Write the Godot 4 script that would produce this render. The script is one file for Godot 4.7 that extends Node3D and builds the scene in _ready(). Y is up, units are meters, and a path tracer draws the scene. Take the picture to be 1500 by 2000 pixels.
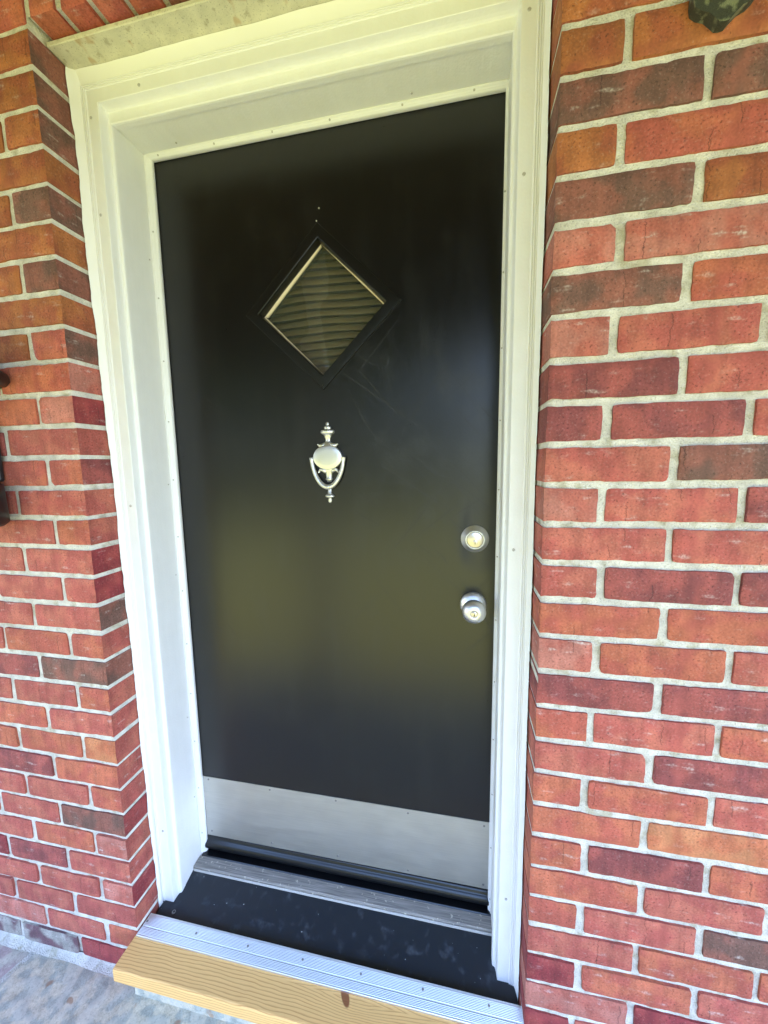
extends Node3D
# A black front door with a diamond window in a red brick wall, seen from the porch. Floor at y = 0, outer brick face at z = 0.

const COURSE := 0.0686
const OPEN_L := -0.965          # left brick jamb; the right one is x = 0
const LINTEL_Y := 2.1885
const DOOR_Z := -0.215
const TAU2 := PI / 2

var rng := RandomNumberGenerator.new()
var noise := FastNoiseLite.new()
var used := {}
var M := {}

# ------------------------------------------------------------------ helpers
func numbered(called: String) -> String:
	if not used.has(called):
		used[called] = 0
		return called
	used[called] += 1
	return "%s_%03d" % [called, used[called]]

func thing(called: String, label: String, category: String, at := Vector3.ZERO, group := "") -> Node3D:
	var o := Node3D.new()
	o.name = numbered(called)
	add_child(o, true)
	o.position = at
	o.set_meta("label", label)
	o.set_meta("category", category)
	o.set_meta("kind", "thing")
	if group != "":
		o.set_meta("group", group)
	return o

func structure(called: String) -> Node3D:
	var o := Node3D.new()
	o.name = numbered(called)
	add_child(o, true)
	o.set_meta("kind", "structure")
	return o

func begin(smooth := false) -> SurfaceTool:
	var st := SurfaceTool.new()
	st.begin(Mesh.PRIMITIVE_TRIANGLES)
	st.set_smooth_group(0 if smooth else -1)
	st.set_color(Color.WHITE)
	return st

func put(st: SurfaceTool, called: String, mat: Material, parent: Node3D) -> MeshInstance3D:
	st.generate_normals()
	var o := MeshInstance3D.new()
	o.name = called
	o.mesh = st.commit()
	o.mesh.surface_set_material(0, mat)
	parent.add_child(o, true)
	return o

func v3(st: SurfaceTool, p: Vector3, uv := Vector2.ZERO) -> void:
	st.set_uv(uv)
	st.add_vertex(p)

func quad(st: SurfaceTool, a: Vector3, b: Vector3, c: Vector3, d: Vector3) -> void:
	for p in [a, b, c, a, c, d]:
		v3(st, p, Vector2(p.x + p.z * 0.37, p.y + p.z * 0.61))

func box(st: SurfaceTool, a: Vector3, b: Vector3) -> void:
	var x0 := a.x; var y0 := a.y; var z0 := a.z; var x1 := b.x; var y1 := b.y; var z1 := b.z
	quad(st, Vector3(x0, y1, z1), Vector3(x1, y1, z1), Vector3(x1, y0, z1), Vector3(x0, y0, z1))
	quad(st, Vector3(x1, y1, z0), Vector3(x0, y1, z0), Vector3(x0, y0, z0), Vector3(x1, y0, z0))
	quad(st, Vector3(x0, y1, z0), Vector3(x1, y1, z0), Vector3(x1, y1, z1), Vector3(x0, y1, z1))
	quad(st, Vector3(x0, y0, z1), Vector3(x1, y0, z1), Vector3(x1, y0, z0), Vector3(x0, y0, z0))
	quad(st, Vector3(x0, y1, z0), Vector3(x0, y1, z1), Vector3(x0, y0, z1), Vector3(x0, y0, z0))
	quad(st, Vector3(x1, y1, z1), Vector3(x1, y1, z0), Vector3(x1, y0, z0), Vector3(x1, y0, z1))

# a box with chamfered edges
func soft_box(st: SurfaceTool, a: Vector3, b: Vector3, r: float) -> void:
	var c := (a + b) / 2.0
	var e := (b - a) / 2.0
	for ax in 3:
		var u := (ax + 1) % 3
		var w := (ax + 2) % 3
		for s in [-1.0, 1.0]:
			var pts := []
			for q in [[-1.0, -1.0], [1.0, -1.0], [1.0, 1.0], [-1.0, 1.0]]:
				var p := Vector3.ZERO
				p[ax] = e[ax] * s
				p[u] = (e[u] - r) * q[0]
				p[w] = (e[w] - r) * q[1]
				pts.append(c + p)
			if s > 0.0:
				pts.reverse()
			quad(st, pts[0], pts[1], pts[2], pts[3])
		for s in [-1.0, 1.0]:
			for t in [-1.0, 1.0]:
				var p0 := Vector3.ZERO
				var p1 := Vector3.ZERO
				p0[u] = e[u] * s; p0[w] = (e[w] - r) * t
				p1[u] = (e[u] - r) * s; p1[w] = e[w] * t
				var d := Vector3.ZERO
				d[ax] = e[ax] - r
				if s * t > 0.0:
					quad(st, c + p0 - d, c + p0 + d, c + p1 + d, c + p1 - d)
				else:
					quad(st, c + p1 - d, c + p1 + d, c + p0 + d, c + p0 - d)
	for s in [-1.0, 1.0]:
		for t in [-1.0, 1.0]:
			for q in [-1.0, 1.0]:
				var k := Vector3(s, t, q)
				var p := [Vector3(e.x, e.y - r, e.z - r) * k + c, Vector3(e.x - r, e.y, e.z - r) * k + c, Vector3(e.x - r, e.y - r, e.z) * k + c]
				if s * t * q > 0.0:
					p.reverse()
				for z in p:
					v3(st, z, Vector2(z.x, z.y))

# lathe about an axis through c: prof holds (radius, distance along axis)
func lathe(st: SurfaceTool, c: Vector3, axis: Vector3, prof: Array, n := 32, squash := 1.0) -> void:
	var side := axis.cross(Vector3.UP if absf(axis.y) < 0.9 else Vector3.RIGHT).normalized()
	var other := axis.cross(side).normalized()
	for i in prof.size() - 1:
		for k in n:
			var a0 := TAU * k / n
			var a1 := TAU * (k + 1) / n
			var p := []
			for q in [[i, a0], [i, a1], [i + 1, a1], [i + 1, a0]]:
				var pr: Vector2 = prof[q[0]]
				p.append(c + axis * pr.y + (side * cos(q[1]) * squash + other * sin(q[1])) * pr.x)
			quad(st, p[3], p[2], p[1], p[0])

func tube(st: SurfaceTool, path: Array, radii: Array, n := 12) -> void:
	var rings := []
	for i in path.size():
		var t: Vector3 = (path[mini(i + 1, path.size() - 1)] - path[maxi(i - 1, 0)]).normalized()
		var s := t.cross(Vector3(0.13, 0.2, 1.0)).normalized()
		var o := t.cross(s)
		var ring := []
		for k in n:
			ring.append(path[i] + (s * cos(TAU * k / n) + o * sin(TAU * k / n)) * radii[i])
		rings.append(ring)
	for i in path.size() - 1:
		for k in n:
			var m := (k + 1) % n
			quad(st, rings[i][k], rings[i + 1][k], rings[i + 1][m], rings[i][m])
	for e in [0, path.size() - 1]:
		for k in n:
			v3(st, path[e]); v3(st, rings[e][k]); v3(st, rings[e][(k + 1) % n])

func slab_polygon(st: SurfaceTool, pts: PackedVector2Array, z0: float, z1: float, inset := 0.0) -> void:
	# a polygon in the xy plane with thickness; the front edge is chamfered by inset
	var front := pts
	if inset > 0.0:
		var a := Geometry2D.offset_polygon(pts, -inset)
		if a.size() > 0 and a[0].size() == pts.size():
			front = a[0]
			var best := 0
			for k in pts.size():
				if front[k].distance_to(pts[0]) < front[best].distance_to(pts[0]):
					best = k
			var turned := PackedVector2Array()
			for k in pts.size():
				turned.append(front[(k + best) % pts.size()])
			front = turned
	var tri := Geometry2D.triangulate_polygon(front)
	for i in tri:
		v3(st, Vector3(front[i].x, front[i].y, z1), front[i])
	for k in pts.size():
		var m := (k + 1) % pts.size()
		var zc := z1 - inset
		quad(st, Vector3(front[k].x, front[k].y, z1), Vector3(front[m].x, front[m].y, z1), Vector3(pts[m].x, pts[m].y, zc), Vector3(pts[k].x, pts[k].y, zc))
		quad(st, Vector3(pts[k].x, pts[k].y, zc), Vector3(pts[m].x, pts[m].y, zc), Vector3(pts[m].x, pts[m].y, z0), Vector3(pts[k].x, pts[k].y, z0))

func screw(parent: Node3D, at: Vector3, r: float, mat: Material, axis := Vector3(0, 0, 1), called := "screw") -> void:
	var st := begin(true)
	lathe(st, at, axis, [Vector2(r, -0.001), Vector2(r, 0.0004), Vector2(r * 0.8, 0.0011), Vector2(r * 0.32, 0.0013), Vector2(r * 0.26, -0.0002), Vector2(0.0, -0.0002)], 10)
	put(st, called, mat, parent)

# ------------------------------------------------------------------ textures
func field(w: int, h: int, freq: float, seed_: int, octaves := 4, kind := FastNoiseLite.TYPE_SIMPLEX_SMOOTH) -> PackedByteArray:
	var n := FastNoiseLite.new()
	n.noise_type = kind
	n.seed = seed_
	n.frequency = freq
	n.fractal_octaves = octaves
	return n.get_seamless_image(w, h).get_data()

func stretched(w: int, h: int, w0: int, h0: int, freq: float, seed_: int, octaves := 4) -> PackedByteArray:
	var n := FastNoiseLite.new()
	n.seed = seed_
	n.frequency = freq
	n.fractal_octaves = octaves
	var im := n.get_seamless_image(w0, h0)
	im.resize(w, h, Image.INTERPOLATE_CUBIC)
	return im.get_data()

func rgb_texture(bytes: PackedByteArray, w: int, h: int) -> ImageTexture:
	return ImageTexture.create_from_image(Image.create_from_data(w, h, false, Image.FORMAT_RGB8, bytes))

func grey_texture(bytes: PackedByteArray, w: int, h: int) -> ImageTexture:
	return ImageTexture.create_from_image(Image.create_from_data(w, h, false, Image.FORMAT_L8, bytes))

func s8(x: float) -> int:   # linear 0..1 to an sRGB byte
	x = clampf(x, 0.0, 1.0)
	return int(255.0 * (12.92 * x if x <= 0.0031308 else 1.055 * pow(x, 1.0 / 2.4) - 0.055))

func plain(c: Color, rough := 0.5, metal := 0.0) -> StandardMaterial3D:
	var m := StandardMaterial3D.new()
	m.albedo_color = c.linear_to_srgb()
	m.roughness = rough
	m.metallic = metal
	return m

func triplanar(m: StandardMaterial3D, per_metre: float) -> StandardMaterial3D:
	m.uv1_triplanar = true
	m.uv1_world_triplanar = true
	m.uv1_triplanar_sharpness = 6.0
	m.uv1_scale = Vector3.ONE * per_metre
	return m

func relief(m: StandardMaterial3D, t: Texture2D, cm: float) -> void:
	m.heightmap_enabled = true
	m.heightmap_texture = t
	m.heightmap_scale = cm

func make_materials() -> void:
	var S := 512
	var grain := field(S, S, 0.16, 3, 3)
	var patch := field(S, S, 0.016, 5, 4)
	var hue := field(S, S, 0.010, 7, 3)
	var pit := field(S, S, 0.15, 11, 2)
	var salt := field(S, S, 0.022, 13, 5)
	var streak := stretched(S, S, 512, 48, 0.05, 17, 4)
	var scuff := stretched(S, S, 90, 512, 0.05, 19, 4)
	# fired clay, one texture for each tone of brick: base colour, colour it drifts to, how much salt lies on it
	var tones := {
		"red": [Vector3(0.38, 0.086, 0.066), Vector3(0.43, 0.120, 0.080), 0.55],
		"orange": [Vector3(0.45, 0.125, 0.066), Vector3(0.39, 0.090, 0.060), 0.45],
		"plum": [Vector3(0.22, 0.052, 0.050), Vector3(0.32, 0.075, 0.062), 0.5],
		"pink": [Vector3(0.46, 0.165, 0.125), Vector3(0.42, 0.115, 0.082), 0.8],
		"maroon": [Vector3(0.235, 0.030, 0.034), Vector3(0.30, 0.050, 0.045), 0.3],
		"brown": [Vector3(0.150, 0.072, 0.054), Vector3(0.24, 0.085, 0.060), 0.5],
		"tan": [Vector3(0.50, 0.190, 0.085), Vector3(0.45, 0.135, 0.062), 0.35],
		"rust": [Vector3(0.36, 0.120, 0.038), Vector3(0.30, 0.080, 0.034), 0.35],
		"grey": [Vector3(0.34, 0.31, 0.27), Vector3(0.15, 0.075, 0.085), 0.9]}
	# hairline cracks, mostly upright
	var crack := PackedByteArray()
	crack.resize(S * S)
	var rc := RandomNumberGenerator.new()
	rc.seed = 5
	for k in 16:
		var cx := rc.randf() * S
		var cy := rc.randi() % S
		for t in rc.randi_range(26, 80):
			cx += rc.randf_range(-0.9, 0.9)
			crack[((cy + t) % S) * S + (int(cx) + S) % S] = 255
			if t % 3 == 0:
				crack[((cy + t) % S) * S + (int(cx) + 1 + S) % S] = 160
	var height := PackedByteArray()
	height.resize(S * S)
	for i in S * S:
		height[i] = clampi(int(grain[i] * 0.45 + patch[i] * 0.4 + 40.0 - (90.0 if pit[i] > 194 else 0.0) - crack[i] * 0.4), 0, 255)
	var brick_height := grey_texture(height, S, S)
	for t in tones:
		var a: Vector3 = tones[t][0]
		var b: Vector3 = tones[t][1]
		var amount: float = tones[t][2]
		var out := PackedByteArray()
		out.resize(S * S * 3)
		for i in S * S:
			var f := smoothstep(0.32, 0.72, hue[i] / 255.0)
			var c := a.lerp(b, f) * (0.76 + 0.24 * grain[i] / 128.0 + 0.44 * (patch[i] / 255.0 - 0.5) + 0.30 * (streak[i] / 255.0 - 0.5))
			if pit[i] > 196 and patch[i] > 108:
				c *= 0.40 + 0.25 * grain[i] / 255.0
			elif pit[i] < 52:
				c = c.lerp(Vector3(0.6, 0.52, 0.45), 0.12)
			c *= 1.0 - 0.62 * crack[i] / 255.0
			var w := smoothstep(0.66, 0.90, salt[i] / 255.0 * 0.40 + scuff[i] / 255.0 * 0.62) * amount
			w *= 0.35 + 0.65 * smoothstep(0.38, 0.62, grain[i] / 255.0)
			c = c.lerp(Vector3(0.66, 0.60, 0.55), w)
			out[i * 3] = s8(c.x); out[i * 3 + 1] = s8(c.y); out[i * 3 + 2] = s8(c.z)
		var m := triplanar(StandardMaterial3D.new(), 2.3)
		m.albedo_texture = rgb_texture(out, S, S)
		m.vertex_color_use_as_albedo = true
		m.roughness = 0.82
		relief(m, brick_height, 0.10)
		M[t] = m
	# mortar: sandy, pale, stained here and there
	var mo := PackedByteArray()
	mo.resize(S * S * 3)
	var mh := PackedByteArray()
	mh.resize(S * S)
	for i in S * S:
		var k := 0.76 + 0.26 * grain[i] / 255.0 + 0.40 * (patch[i] / 255.0 - 0.5)
		if pit[i] > 200:
			k *= 0.7
		var stain := smoothstep(0.56, 0.78, hue[i] / 255.0 * 0.6 + salt[i] / 255.0 * 0.4)
		var c := (Vector3(0.65, 0.62, 0.55) * k).lerp(Vector3(0.36, 0.32, 0.20) * k, stain * 0.6)
		mo[i * 3] = s8(c.x); mo[i * 3 + 1] = s8(c.y); mo[i * 3 + 2] = s8(c.z)
		mh[i] = clampi(int(grain[i] * 0.7 + patch[i] * 0.3 - (60.0 if pit[i] > 178 else 0.0)), 0, 255)
	M.mortar = triplanar(StandardMaterial3D.new(), 3.1)
	M.mortar.albedo_texture = rgb_texture(mo, S, S)
	M.mortar.roughness = 0.95
	relief(M.mortar, grey_texture(mh, S, S), 0.22)

	# white trim paint with brush marks
	var pa := PackedByteArray()
	pa.resize(S * S * 3)
	var ph := PackedByteArray()
	ph.resize(S * S)
	for i in S * S:
		var k := 0.80 + 0.03 * (patch[i] / 255.0 - 0.5) + 0.02 * (streak[i] / 255.0 - 0.5)
		pa[i * 3] = s8(k); pa[i * 3 + 1] = s8(k * 0.995); pa[i * 3 + 2] = s8(k * 0.975)
		ph[i] = clampi(int(grain[i] * 0.35 + streak[i] * 0.5 + patch[i] * 0.2), 0, 255)
	M.white = triplanar(StandardMaterial3D.new(), 2.0)
	M.white.albedo_texture = rgb_texture(pa, S, S)
	M.white.roughness = 0.42
	relief(M.white, grey_texture(ph, S, S), 0.045)
	M.caulk = plain(Color(0.82, 0.81, 0.78), 0.55)
	M.gasket = plain(Color(0.70, 0.71, 0.70), 0.5)

	# the lintel: old cream paint on steel, specks and rust
	var li := PackedByteArray()
	li.resize(S * S * 3)
	for i in S * S:
		var c := Vector3(0.60, 0.57, 0.42) * (0.86 + 0.28 * (patch[i] / 255.0) * 0.9)
		c = c.lerp(Vector3(0.24, 0.20, 0.11), smoothstep(0.66, 0.82, salt[i] / 255.0) * 0.45)
		if pit[i] > 200:
			c *= 0.6
		c = c.lerp(Vector3(0.36, 0.17, 0.03), smoothstep(0.80, 0.95, hue[i] / 255.0) * 0.5)
		li[i * 3] = s8(c.x); li[i * 3 + 1] = s8(c.y); li[i * 3 + 2] = s8(c.z)
	M.lintel = triplanar(StandardMaterial3D.new(), 3.0)
	M.lintel.albedo_texture = rgb_texture(li, S, S)
	M.lintel.roughness = 0.7
	relief(M.lintel, brick_height, 0.05)

	# door paint: black, brushed on, scratched and smeared
	var W := 512
	var H := 1024
	var dg := field(W, H, 0.22, 23, 2)
	var dp := field(W, H, 0.012, 29, 5)
	var dsm := stretched(W, H, 512, 128, 0.03, 31, 4)
	var rough := PackedByteArray()
	rough.resize(W * H)
	var alb := PackedByteArray()
	alb.resize(W * H * 3)
	var hgt := PackedByteArray()
	hgt.resize(W * H)
	var mark := PackedFloat32Array()
	mark.resize(W * H)
	var r2 := RandomNumberGenerator.new()
	r2.seed = 77
	# long crossing scratches right of the window, a few short ones elsewhere
	for k in 74:
		var big := k < 46
		var x := r2.randf_range(0.62, 1.0) if big else r2.randf_range(0.05, 0.95)
		var y := r2.randf_range(0.24, 0.62) if big else r2.randf_range(0.2, 0.9)
		var ang := (PI * 0.25 if r2.randf() < 0.6 else -PI * 0.27) + r2.randf_range(-0.25, 0.25)
		var length := r2.randf_range(0.04, 0.30) if big else r2.randf_range(0.02, 0.08)
		var deep := r2.randf_range(0.25, 0.9)
		var steps := int(length * 1400)
		for s in steps:
			var t := s / float(steps)
			var px := int((x + cos(ang) * length * (t - 0.5) * 1.0 + 0.004 * sin(t * 5.0 + k)) * W)
			var py := int((y + sin(ang) * length * (t - 0.5) * 0.46) * H)
			if px > 1 and px < W - 1 and py > 0 and py < H:
				var fade := deep * (0.4 + 0.6 * sin(t * PI))
				mark[py * W + px] = maxf(mark[py * W + px], fade)
				mark[py * W + px + 1] = maxf(mark[py * W + px + 1], fade * 0.6)
	for y in H:
		for x in W:
			var i := y * W + x
			var u := x / float(W)
			var v := y / float(H)
			var cloud := dp[i] / 255.0
			var smear := smoothstep(0.40, 0.95, dsm[i] / 255.0 * 0.5 + cloud * 0.5)
			rough[i] = clampi(int(255.0 * (0.300 + 0.02 * (cloud - 0.5) + 0.03 * smear + 0.05 * (dg[i] / 255.0 - 0.5) + 0.24 * mark[i])), 0, 255)
			var k := 0.0016 + 0.004 * smear * (0.5 + 0.5 * dg[i] / 255.0)
			# dusty patches right of the window, wipe marks lower down
			var dusty := smoothstep(0.52, 0.80, cloud + 0.16 * (dsm[i] / 255.0 - 0.5)) * smoothstep(0.52, 0.72, u) * smoothstep(0.20, 0.28, v) * smoothstep(0.56, 0.44, v)
			dusty = maxf(dusty, 0.10 * smoothstep(0.55, 0.85, dsm[i] / 255.0))
			k += 0.004 * dusty * (0.3 + 0.9 * dg[i] / 255.0)
			rough[i] = clampi(int(rough[i] + 8.0 * dusty), 0, 255)
			# rubbed paint round the lock set
			var q := Vector2((u - 0.935) / 0.06, (v - 0.485) / 0.045).length()
			var rub := smoothstep(1.25, 0.6, q + 0.5 * (cloud - 0.5))
			k = lerpf(k, 0.002, rub)
			rough[i] = clampi(int(rough[i] + 70.0 * rub * (dsm[i] / 255.0)), 0, 255)
			k *= 1.0 - 0.5 * mark[i]
			alb[i * 3] = s8(k); alb[i * 3 + 1] = s8(k * 1.02); alb[i * 3 + 2] = s8(k * 0.97)
			hgt[i] = clampi(int(105.0 + 0.30 * (dg[i] - 128.0) + 0.22 * (dsm[i] - 128.0) + 0.08 * (dp[i] - 128.0) - 60.0 * mark[i]), 0, 255)
	M.door = StandardMaterial3D.new()
	M.door.albedo_texture = rgb_texture(alb, W, H)
	M.door.roughness_texture = grey_texture(rough, W, H)
	M.door.roughness = 1.0
	M.door.metallic_specular = 0.56
	relief(M.door, grey_texture(hgt, W, H), 0.022)
	M.black = plain(Color(0.003, 0.003, 0.003), 0.32)
	M.rubber = plain(Color(0.004, 0.0045, 0.0055), 0.3)
	M.dark = plain(Color(0.012, 0.012, 0.013), 0.6)

	# brushed kick plate
	var br := stretched(W, 256, 24, 256, 0.25, 37, 3)
	var kc := field(W, 256, 0.02, 41, 4)
	var kr := PackedByteArray()
	kr.resize(W * 256)
	var ka := PackedByteArray()
	ka.resize(W * 256 * 3)
	for i in W * 256:
		kr[i] = clampi(int(255.0 * (0.52 + 0.10 * (br[i] / 255.0 - 0.5) + 0.05 * (kc[i] / 255.0 - 0.5))), 0, 255)
		var k := 0.62 + 0.09 * (br[i] / 255.0 - 0.5) + 0.05 * (kc[i] / 255.0 - 0.5)
		ka[i * 3] = s8(k); ka[i * 3 + 1] = s8(k * 0.98); ka[i * 3 + 2] = s8(k * 0.92)
	M.plate = StandardMaterial3D.new()
	M.plate.albedo_texture = rgb_texture(ka, W, 256)
	M.plate.roughness_texture = grey_texture(kr, W, 256)
	M.plate.roughness = 1.0
	M.plate.metallic = 1.0
	M.nickel = plain(Color(0.78, 0.77, 0.74), 0.40, 1.0)
	M.satin = plain(Color(0.70, 0.69, 0.65), 0.42, 1.0)
	M.brass = plain(Color(0.74, 0.66, 0.54), 0.36, 1.0)
	M.steel = plain(Color(0.30, 0.29, 0.28), 0.45, 1.0)
	M.aluminium = plain(Color(0.72, 0.73, 0.74), 0.42, 1.0)
	M.paint_screw = plain(Color(0.46, 0.44, 0.40), 0.5)

	# fresh yellow pine: growth rings that bend round a knot
	W = 1024
	H = 256
	var wn := field(W, H, 0.008, 43, 3)
	var wg := stretched(W, H, 40, 256, 0.2, 47, 3)
	var pine := PackedByteArray()
	pine.resize(W * H * 3)
	for y in H:
		for x in W:
			var i := y * W + x
			var u := x / float(W) * 1.02     # metres along the board
			var v := y / float(H) * 0.115    # metres across
			var d := Vector2((u - 0.60) / 0.085, (v - 0.022) / 0.020)
			var bump := exp(-d.length_squared() * 0.6)
			var tilt := 0.030 * (u - 0.5) * (u - 0.5)
			var ring := (v - tilt + 0.020 * bump * signf(v - 0.022) * -1.0 + 0.0050 * (wn[i] / 255.0 - 0.5) + 0.0006 * (wg[i] / 255.0 - 0.5)) / 0.0066
			var f: float = ring - floorf(ring)
			var late := smoothstep(0.50, 0.88, f) * smoothstep(1.0, 0.92, f)
			var c := Vector3(0.86, 0.51, 0.180).lerp(Vector3(0.54, 0.235, 0.060), late * (0.45 + 0.5 * wg[i] / 255.0))
			c *= 0.93 + 0.14 * wg[i] / 255.0
			var kn := Vector2((u - 0.575 - (v - 0.02) * 0.5) / 0.0100, (v - 0.019) / 0.019).length()
			c = c.lerp(Vector3(0.26, 0.090, 0.028) * (0.8 + 0.5 * wg[i] / 255.0), smoothstep(1.1, 0.85, kn))
			pine[i * 3] = s8(c.x); pine[i * 3 + 1] = s8(c.y); pine[i * 3 + 2] = s8(c.z)
	M.pine = StandardMaterial3D.new()
	M.pine.albedo_texture = rgb_texture(pine, W, H)
	M.pine.roughness = 0.6

	# weathered sill wood: silver grey grain with flakes of old paint
	var ww := stretched(W, 64, 30, 64, 0.30, 53, 4)
	var wf := field(W, 64, 0.05, 59, 4)
	var we := PackedByteArray()
	we.resize(W * 64 * 3)
	for i in W * 64:
		var c := Vector3(0.27, 0.245, 0.215) * (0.45 + 1.0 * ww[i] / 255.0)
		c = c.lerp(Vector3(0.62, 0.56, 0.42), smoothstep(0.80, 0.90, wf[i] / 255.0) * 0.8)
		we[i * 3] = s8(c.x); we[i * 3 + 1] = s8(c.y); we[i * 3 + 2] = s8(c.z)
	M.weathered = StandardMaterial3D.new()
	M.weathered.albedo_texture = rgb_texture(we, W, 64)
	M.weathered.roughness = 0.85

	# the painted sill: near black, dusty footmarks, specks of spilt white paint
	W = 1024
	H = 128
	var sp := field(W, H, 0.020, 61, 5)
	var ss := field(W, H, 0.11, 67, 2)
	var si := PackedByteArray()
	si.resize(W * H * 3)
	var sr := PackedByteArray()
	sr.resize(W * H)
	for i in W * H:
		var dust := smoothstep(0.58, 0.92, sp[i] / 255.0)
		var c := Vector3(0.008, 0.0125, 0.019).lerp(Vector3(0.13, 0.14, 0.15), dust * (0.25 + 0.6 * ss[i] / 255.0) * 0.32)
		if ss[i] > 238:
			c = Vector3(0.5, 0.5, 0.48)
		si[i * 3] = s8(c.x); si[i * 3 + 1] = s8(c.y); si[i * 3 + 2] = s8(c.z)
		sr[i] = clampi(int(255.0 * (0.42 + 0.3 * dust)), 0, 255)
	M.sill = StandardMaterial3D.new()
	M.sill.albedo_texture = rgb_texture(si, W, H)
	M.sill.roughness_texture = grey_texture(sr, W, H)
	M.sill.roughness = 1.0

	# slate flags: grey green and plum, cleft, mineral streaks
	var sl := field(S, S, 0.012, 71, 6)
	for t in [["slate", Vector3(0.54, 0.48, 0.36), Vector3(0.37, 0.37, 0.31)], ["slate_plum", Vector3(0.40, 0.31, 0.29), Vector3(0.47, 0.42, 0.35)]]:
		var out := PackedByteArray()
		out.resize(S * S * 3)
		for i in S * S:
			var c: Vector3 = t[1].lerp(t[2], smoothstep(0.35, 0.65, patch[i] / 255.0))
			c *= 0.62 + 0.40 * grain[i] / 255.0 + 0.42 * (salt[i] / 255.0)
			c = c.lerp(Vector3(0.58, 0.54, 0.44), smoothstep(0.52, 0.70, sl[i] / 255.0) * 0.6)
			c = c.lerp(Vector3(0.10, 0.09, 0.075), smoothstep(0.64, 0.80, sl[(i * 7) % (S * S)] / 255.0) * 0.25)
			c = c.lerp(Vector3(0.30, 0.13, 0.05), smoothstep(0.84, 0.93, hue[i] / 255.0) * 0.6)
			out[i * 3] = s8(c.x); out[i * 3 + 1] = s8(c.y); out[i * 3 + 2] = s8(c.z)
		var m := triplanar(StandardMaterial3D.new(), 2.6)
		m.albedo_texture = rgb_texture(out, S, S)
		m.roughness = 0.78
		relief(m, grey_texture(sl, S, S), 0.25)
		M[t[0]] = m

	# porch and garden
	var ce := PackedByteArray()
	ce.resize(S * S * 3)
	for i in S * S:
		var c := Vector3(0.10, 0.070, 0.025) * (0.75 + 0.3 * scuff[i] / 255.0)
		ce[i * 3] = s8(c.x); ce[i * 3 + 1] = s8(c.y); ce[i * 3 + 2] = s8(c.z)
	M.ceiling = triplanar(StandardMaterial3D.new(), 1.0)
	M.ceiling.albedo_texture = rgb_texture(ce, S, S)
	M.ceiling.roughness = 0.6
	var la := PackedByteArray()
	la.resize(S * S * 3)
	for i in S * S:
		var c := Vector3(0.155, 0.185, 0.055).lerp(Vector3(0.23, 0.215, 0.085), smoothstep(0.4, 0.7, patch[i] / 255.0)) * (0.6 + 0.8 * grain[i] / 255.0)
		la[i * 3] = s8(c.x); la[i * 3 + 1] = s8(c.y); la[i * 3 + 2] = s8(c.z)
	M.lawn = triplanar(StandardMaterial3D.new(), 0.6)
	M.lawn.albedo_texture = rgb_texture(la, S, S)
	M.lawn.roughness = 0.95
	M.leaf = plain(Color(0.120, 0.155, 0.028), 0.6)
	M.leaf.vertex_color_use_as_albedo = true
	M.leaf.backlight_enabled = true
	M.leaf.backlight = Color(0.40, 0.48, 0.08)
	M.bark = plain(Color(0.10, 0.07, 0.05), 0.9)
	M.roof = plain(Color(0.06, 0.055, 0.05), 0.9)
	M.room = plain(Color(0.10, 0.09, 0.08), 0.8)
	M.slat = plain(Color(0.085, 0.060, 0.024), 0.5)
	var ir := PackedByteArray()
	ir.resize(S * S * 3)
	for i in S * S:
		var c := Vector3(0.035, 0.037, 0.020).lerp(Vector3(0.16, 0.17, 0.09), smoothstep(0.5, 0.75, patch[i] / 255.0)) * (0.6 + 0.8 * grain[i] / 255.0)
		ir[i * 3] = s8(c.x); ir[i * 3 + 1] = s8(c.y); ir[i * 3 + 2] = s8(c.z)
	M.iron = triplanar(StandardMaterial3D.new(), 5.0)
	M.iron.albedo_texture = rgb_texture(ir, S, S)
	M.iron.roughness = 0.65
	relief(M.iron, brick_height, 0.08)
	M.lantern = plain(Color(0.010, 0.010, 0.011), 0.4)
	M.bead = plain(Color(0.62, 0.52, 0.36), 0.5)

	M.glass = StandardMaterial3D.new()
	M.glass.albedo_color = Color(0.75, 0.8, 0.72, 0.06)
	M.glass.transparency = BaseMaterial3D.TRANSPARENCY_ALPHA
	M.glass.roughness = 0.0
	M.glass.metallic_specular = 1.0

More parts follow.
